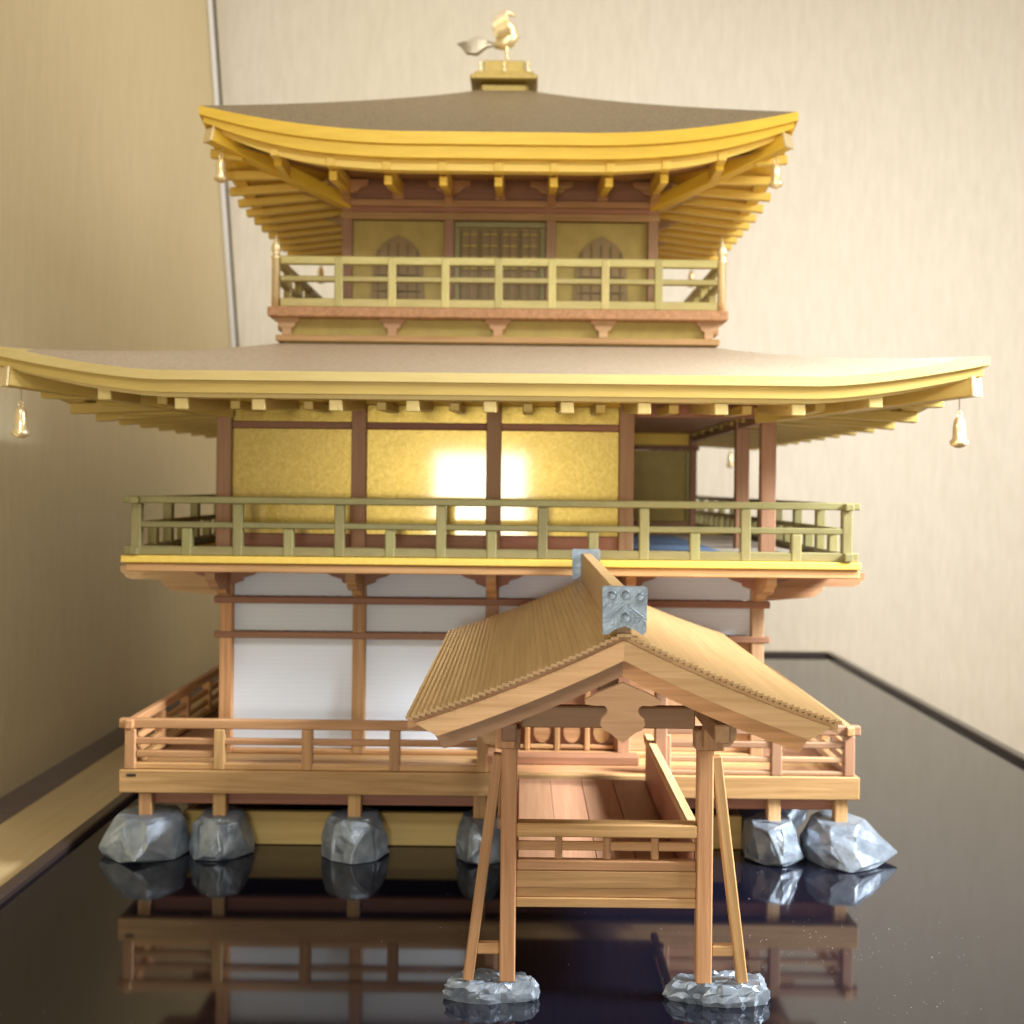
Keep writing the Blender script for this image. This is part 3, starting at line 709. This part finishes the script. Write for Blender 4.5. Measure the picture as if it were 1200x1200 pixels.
for k in range(6):
    t = (k - 2.5) * 1.25
    pts = [(px_ - .06, YC3 + t * .006, zb + .22), (px_ - .17, YC3 + t * .012, zb + .235 + t * .010), (px_ - .27, YC3 + t * .018, zb + .215 + t * .030), (px_ - .36, YC3 + t * .016, zb + .20 + t * .024), (px_ - .45 - .02 * (k % 2), YC3 + t * .008, zb + .235 + t * .004)]
    v, f = tube_data(pts, [(.014, .016), (.024, .034), (.026, .042), (.018, .03), (.002, .004)], 8)
    mesh_obj('tail_feather', ph, 'steel', v, f, pts[0], True)

# ---------------------------------------------------------------- bells
def bell_at(p, sc_, label):
    t = thing('wind_bell', (p.x, p.y, p.z - .28 * sc_), label, 'bell', 'brass wind bells hanging from the roof corners')
    v, f = lathe_data([(a * sc_, b_ * sc_) for a, b_ in [(.020, -.262), (.052, -.245), (.060, -.232), (.056, -.215), (.042, -.20), (.039, -.12), (.034, -.085), (.026, -.07), (.018, -.062), (.012, -.055), (.004, -.05)]], 16, p)
    mesh_obj('bell_body', t, 'brass', v, f, p, True)
    rv, rf_ = [], []
    pts = [(p.x + .018 * sc_ * math.cos(a), p.y, p.z - .04 * sc_ + .018 * sc_ * math.sin(a)) for a in [2 * math.pi * k / 12 for k in range(13)]]
    v, f = tube_data(pts, [.005 * sc_] * 13, 6); mesh_obj('ring', t, 'brass', v, f, p, True)
    v, f = tube_data([(p.x, p.y, p.z + .10), (p.x, p.y, p.z - .022 * sc_)], [.004, .004], 6); mesh_obj('wire', t, 'steel', v, f, p)
names = {(-1, -1): 'front left', (1, -1): 'front right', (-1, 1): 'rear left', (1, 1): 'rear right'}
for k in ((-1, -1), (1, -1), (-1, 1), (1, 1)):
    p = tips2[k] + Vector((0, 0, -.125)); bell_at(p, 1.0, f'brass wind bell hanging from the {names[k]} corner of the wide lower roof')
    p = tips3[k] + Vector((0, 0, -.085)); bell_at(p, .95, f'brass wind bell hanging from the {names[k]} corner of the top roof')

# ---------------------------------------------------------------- fishing pavilion
pv_ = thing('fishing_pavilion', (.45, 6.5, 0), 'small open wooden pavilion with gabled roof standing on two slabs before the temple', 'pavilion model')
PX0, PX1, PF, PB = -.046, .949, 5.67, 7.46
PW = .040
for x in (PX0, PX1):
    box('post', pv_, 'wood', x - PW, x + PW, PF - PW, PF + PW, .10, Z(-1.24))
    box('post', pv_, 'wood_pink', x - PW, x + PW, PB - PW, PB + PW, .10 if False else .45, Z(-1.15))
    s = -1 if x == PX0 else 1
    bar('brace', pv_, 'wood', (x + s * .20, PF, .10), (x + s * .055, PF, Z(-1.36)), .055, .058, up=(0, 1, 0))
    box('brace_tie', pv_, 'wood', min(x + s * .041, x + s * .155), max(x + s * .041, x + s * .155), PF - .025, PF + .025, Z(-2.375), Z(-2.32))
    # bracket block on the post
    box('post_block', pv_, 'wood_pink', x - .055, x + .055, PF - .06, PF + .06, Z(-1.325), Z(-1.22))
    box('post_block', pv_, 'wood', x + (-.02 if s < 0 else .02) - .05, x + (-.02 if s < 0 else .02) + .05, PF - .16, PF - .061, Z(-1.30), Z(-1.19))
    prism('side_block', pv_, 'wood_pale', [(x + s * .056, Z(-1.20)), (x + s * .15, Z(-1.20)), (x + s * .15, Z(-1.26)), (x + s * .12, Z(-1.30)), (x + s * .056, Z(-1.31))], PF - .05, PF + .04)
    box('wall_plate', pv_, 'wood_pink', x - .035, x + .035, PF - .50, PB + .3, Z(-1.187), Z(-1.10))
box('tie_beam', pv_, 'wood_pink', PX0 + .056, PX1 - .056, PF - .035, PF + .035, Z(-1.22), Z(-1.112))
box('tie_beam', pv_, 'wood_pink', PX0 + .041, PX1 - .041, PB - .035, PB + .035, Z(-1.16), Z(-1.06))
# deck, its front parapet and the side parapets
fr = box('front_board', pv_, 'wood', PX0 + PW + .001, PX1 - PW - .001, PF - .02, PF + .03, Z(-2.035), Z(-1.95), .003)
box('front_board', pv_, 'wood', PX0 + PW + .001, PX1 - PW - .001, PF - .008, PF + .03, Z(-2.085), Z(-2.036), .003)
box('front_board', pv_, 'wood', PX0 + PW + .001, PX1 - PW - .001, PF - .022, PF + .03, Z(-2.133), Z(-2.086), .003)
railing('x', PX0 + PW + .001, PX1 - PW - .001, PF + .005, [(Z(-1.773), Z(-1.705), 0, 0, .09), (Z(-1.85), Z(-1.805), 0, 0, .024), (Z(-1.949), Z(-1.895), 0, 0, .05)],
        [(PX0 + .5 + q, Z(-1.894), Z(-1.774), .038) for q in (-.245, 0.0, .245)], 'wood', .03, parent=pv_)
# the thicker top cap of the far parapet rail is pale; small notch pieces at its ends
box('deck_floor', pv_, 'wood_dark', PX0 + .02, PX1 - .02, PF + .031, PB + .28, Z(-2.08), Z(-2.03), .002)
for k in range(4): box('floor_board', pv_, 'wood_pink', PX0 + .05 + .215 * k, PX0 + .05 + .213 * (k + 1), PF + .045, PB + .24, Z(-2.029), Z(-2.02), .002)
for x in (PX0, PX1):
    xi = x + (.0 if x == PX0 else -.0)
    box('side_rail', pv_, 'wood_pale', xi - .06, xi + .02, PF + .045, PB + .26, Z(-1.76), Z(-1.705)) if x == PX0 else box('side_rail', pv_, 'wood_pale', xi - .085, xi - .03, PF + .045, PB + .26, Z(-1.76), Z(-1.705))
    xo = x - .02 if x == PX0 else x - .058
    box('side_panel', pv_, 'wood_dark', xo - .012, xo + .012, PF + .045, PB + .26, Z(-2.03), Z(-1.761))
    box('side_beam', pv_, 'wood', x - .03 if x == PX0 else x - .02, x + .02 if x == PX0 else x + .03, PF + .041, PB + .28, Z(-2.133), Z(-2.081))
# gabled roof: concave slopes built from thin stepped courses
RXc, RF, RB = .452, 4.80, 7.70
RZ = Z(-.632)
def drop(x): return .49 * x - .093 * x * x
roofp = None
NC = 36; HW = .935
for s in (-1, 1):
    v = []; f = []
    n = 12
    for k in range(n + 1):
        x = HW * k / n
        for y in (RF + .037, RB - .04):
            v += [(RXc + s * x, y, RZ - drop(x) - .006), (RXc + s * x, y, RZ - drop(x) - .05)]
    for k in range(n):
        o = 4 * k
        f += [[o, o + 4, o + 6, o + 2], [o + 1, o + 3, o + 7, o + 5], [o, o + 1, o + 5, o + 4], [o + 2, o + 6, o + 7, o + 3]]
    f += [[0, 2, 3, 1], [4 * n, 4 * n + 1, 4 * n + 3, 4 * n + 2]]
    rp = mesh_obj('roof_slope', pv_, 'wood_pale', v, f, (RXc + s * .4, 6.2, RZ), False)
    v = []; f = []
    for k in range(NC):           # each course laps over the next one down
        x0 = HW * k / NC; x1 = HW * (k + 1.25) / NC
        o = len(v)
        j = random.uniform(-.004, .004)
        za = RZ - drop(x0) + .001; zb_ = RZ - drop(min(x1, HW + .01)) + .014
        for y in (RF + j, RB - j):
            v += [(RXc + s * x0, y, za), (RXc + s * x1, y, zb_), (RXc + s * x1, y, zb_ - .011), (RXc + s * x0, y, za - .014)]
        f += [[o, o + 1, o + 5, o + 4], [o + 1, o + 2, o + 6, o + 5], [o + 2, o + 3, o + 7, o + 6], [o + 3, o, o + 4, o + 7], [o, o + 3, o + 2, o + 1], [o + 4, o + 5, o + 6, o + 7]]
    sg = mesh_obj('shingle_courses', rp, 'shingle', v, f, (RXc + s * .4, 6.2, RZ)); sg['kind'] = 'stuff'
# verge boards (curved), two tiers, front and back
def verge(s, y0, y1, zt, zb, x_end, mk, cut):
    n = 10; top = []; bot = []
    for k in range(n + 1):
        x = x_end * k / n
        top.append((RXc + s * x, RZ - drop(x) + zt)); 
        xb = (x_end - cut) * k / n
        bot.append((RXc + s * xb, RZ - drop(xb) + zb))
    return prism('verge_board', pv_, mk, top + bot[::-1], y0, y1)
for s in (-1, 1):
    mk1 = 'wood_pale'; mk2 = 'wood_pink' if s < 0 else 'wood'
    verge(s, RF + .02, RF + .075, -.030, -.118, .905, mk1, .10)
    verge(s, RF + .085, RF + .14, -.105, -.196, .83, mk2, .05)
    verge(s, RB - .075, RB - .025, -.051, -.14, .905, mk1, .06)
    # rafters under the slopes
    for k in range(7):
        y = RF + .45 + k * .36
        for a, b_ in ((.02, .45), (.45, .86)):
            bar('rafter', pv_, 'wood', (RXc + s * a, y, RZ - drop(a) - .075), (RXc + s * b_, y, RZ - drop(b_) - .075), .05, .045)
box('ridge_beam', pv_, 'wood', RXc - .03, RXc + .03, RF + .125, RB - .09, RZ - .19, RZ - .10)
box('king_strut', pv_, 'wood_pink', RXc - .05, RXc + .05, PF - .03, PF + .03, Z(-1.111), RZ - .191)
box('ridge_cap', pv_, 'shingle', RXc - .036, RXc + .036, RF + .05, RB - .03, RZ - .01, Z(-.455))
# hanging gable ornament
gx, gz = RXc, Z(-.852)
half = [(.0, .0), (.11, -.045), (.165, -.075), (.155, -.095), (.12, -.10), (.085, -.098), (.07, -.108), (.066, -.125), (.075, -.14), (.093, -.155), (.098, -.18), (.086, -.205), (.055, -.218), (.035, -.235), (.0, -.262)]
ol = [(gx + a, gz + b_) for a, b_ in half] + [(gx - a, gz + b_) for a, b_ in half[1:-1][::-1]]
prism('gable_pendant', pv_, 'wood_pale', ol, RF + .05, RF + .084)
# silver ridge end tiles with raised discs and a chevron
def ridge_tile(y, yb):
    wv_, hv_ = .098, .205
    zt = Z(-.428)
    ol = [(RXc - wv_, zt - .005), (RXc - wv_ + .008, zt), (RXc + wv_ - .008, zt), (RXc + wv_, zt - .008), (RXc + wv_ - .006, zt - hv_ + .01), (RXc + wv_ - .02, zt - hv_ - .004), (RXc + .045, zt - hv_ + .018),
          (RXc, zt - hv_ + .035), (RXc - .045, zt - hv_ + .02), (RXc - .07, zt - hv_ + .0), (RXc - wv_ + .004, zt - hv_ - .002)]
    t_ = prism('ridge_tile', pv_, 'tile', ol, min(y, yb), max(y, yb))
    d = 1 if yb > y else -1
    for dx, dz, r_ in ((-.06, -.035, .021), (.0, -.032, .022), (.062, -.04, .018), (0.0, -.13, .024)):
        c = (RXc + dx, zt + dz)
        v = []; f = []; seg = 16
        for rr, yy_ in ((r_, 0), (r_, -.009), (r_ * .86, -.012), (r_ * .72, -.008), (.001, -.009)):
            for q in range(seg): v.append((c[0] + rr * math.cos(2 * math.pi * q / seg), y + d * yy_, c[1] + rr * math.sin(2 * math.pi * q / seg)))
        for a in range(4):
            for q in range(seg): f.append([a * seg + q, a * seg + (q + 1) % seg, (a + 1) * seg + (q + 1) % seg, (a + 1) * seg + q])
        mesh_obj('disc', t_, 'tile', v, f, (c[0], y, c[1]), True)
    for s in (-1, 1):
        for off in (0, .016):
            bar('chevron', t_, 'tile', (RXc + s * .008, y - d * .004, zt - .075 - off), (RXc + s * .088, y - d * .004, zt - .135 - off), .012, .006, .002, up=(0, 0, 1))
    return t_
ridge_tile(RF - .0, RF + .05)
ridge_tile(RB - .0, RB - .03)

# ---------------------------------------------------------------- stones
def hull_stone(cx, cy, wx, wy, h, seed, spike=None):
    rr = random.Random(seed); bm = bmesh.new()
    for ring, (zz, k) in enumerate(((0.0, 1.0), (.12, 1.03), (.45, .97), (.80, .88), (1.0, .68))):
        n = 9
        for q in range(n):
            a = 2 * math.pi * (q + rr.uniform(-.3, .3)) / n
            kk = k * rr.uniform(.86, 1.06)
            bm.verts.new((wx / 2 * kk * math.cos(a), wy / 2 * kk * math.sin(a), h * zz * (1 if ring == 0 or ring == 4 else rr.uniform(.9, 1.1)) + (rr.uniform(-.03, .0) * h if ring == 4 else 0)))
    if spike: bm.verts.new(spike)
    bmesh.ops.convex_hull(bm, input=bm.verts[:])
    bmesh.ops.delete(bm, geom=[v for v in bm.verts if not v.link_faces], context='VERTS')
    bmesh.ops.triangulate(bm, faces=bm.faces[:])
    bmesh.ops.subdivide_edges(bm, edges=bm.edges[:], cuts=1, use_grid_fill=True)
    for v in bm.verts:
        if v.co.z > .01:
            v.co += Vector((rr.uniform(-1, 1), rr.uniform(-1, 1), rr.uniform(-.6, .6))) * .009
    bmesh.ops.bevel(bm, geom=bm.edges[:], offset=.004, segments=1, affect='EDGES')
    me = bpy.data.meshes.new('stone'); bm.to_mesh(me); bm.free(); me.materials.append(M['stone'])
    o = bpy.data.objects.new('foundation_stone', me)
    return place(o, Matrix.Translation((cx, cy, .001)), None)
SL = [(-2.62, .60, .62, .31, 3, 'widest silver-grey stone under the front left corner of the ground veranda', (-.32, -.12, .06)),
      (-2.10, .45, .48, .31, 8, 'small silver-grey stone just right of the left corner stone', None),
      (-1.15, .48, .50, .32, 12, 'silver-grey stone standing alone in front of the yellow plinth', None),
      (-.27, .38, .50, .30, 17, 'silver-grey stone half hidden behind the left posts of the small pavilion', None),
      (1.80, .42, .48, .31, 21, 'silver-grey stone with bright right edge just left of the right corner stone', None),
      (2.27, .52, .62, .35, 28, 'large silver-grey stone glaring white on its right under the front right veranda corner', (.42, -.05, .05))]
for x, wx, wy, h, sd, lb, sp in SL:
    o = hull_stone(x, 7.90, wx, wy, .28, sd, sp)
    tag(o, lb, 'stone', 'silver stones under the veranda')
k = 0
for y, w1 in ((9.6, 'second'), (11.4, 'third'), (13.2, 'last')):
    for x, w2 in ((-2.62, 'left'), (2.27, 'right')):
        o = hull_stone(x, y, .5, .5, .28, 40 + k); k += 1
        tag(o, f'silver-grey stone under the {w2} veranda side, {w1} one counting back from the front', 'stone', 'silver stones under the veranda')
def slab(cx, cy, wx, wy, h, seed, lb):
    rr = random.Random(seed); n = 44; v = []; f = []
    base = [1 + .07 * math.sin(3 * 2 * math.pi * q / n + seed) + .05 * math.sin(5 * 2 * math.pi * q / n + 2 * seed) + rr.uniform(-.05, .05) for q in range(n)]
    rings = [(0.0, 1.0), (.22 * h, 1.04), (.45 * h, 1.0), (.68 * h, 1.0), (.9 * h, .93), (h, .84), (h * .95, .6), (h * .98, .3)]
    for zz, k_ in rings:
        for q in range(n):
            a = 2 * math.pi * q / n; a += rr.uniform(-.05, .05); e = base[q] * k_ * (1 + (rr.uniform(-.045, .045) if zz > 0 else 0))
            v.append((cx + wx / 2 * e * math.cos(a), cy + wy / 2 * e * math.sin(a), .001 + zz + (rr.uniform(-.011, .011) if zz > .02 else 0)))
    for i in range(len(rings) - 1):
        for q in range(n):
            q2 = (q + 1) % n; f.append([i * n + q, i * n + q2, (i + 1) * n + q2, (i + 1) * n + q])
    f.append(list(range(n))[::-1]); f.append([(len(rings) - 1) * n + q for q in range(n)])
    o = mesh_obj('base_slab', None, 'stone', v, f, (cx, cy, 0)); tag(o, lb, 'stone slab', 'silver slabs under the pavilion posts')
slab(PX0 - .09, PF + .03, .46, .19, .10, 2, 'flat crinkled silver slab under the left post and brace of the pavilion')
slab(PX1 + .10, PF + .03, .51, .20, .102, 5, 'flat crinkled silver slab under the right post and brace of the pavilion, larger')
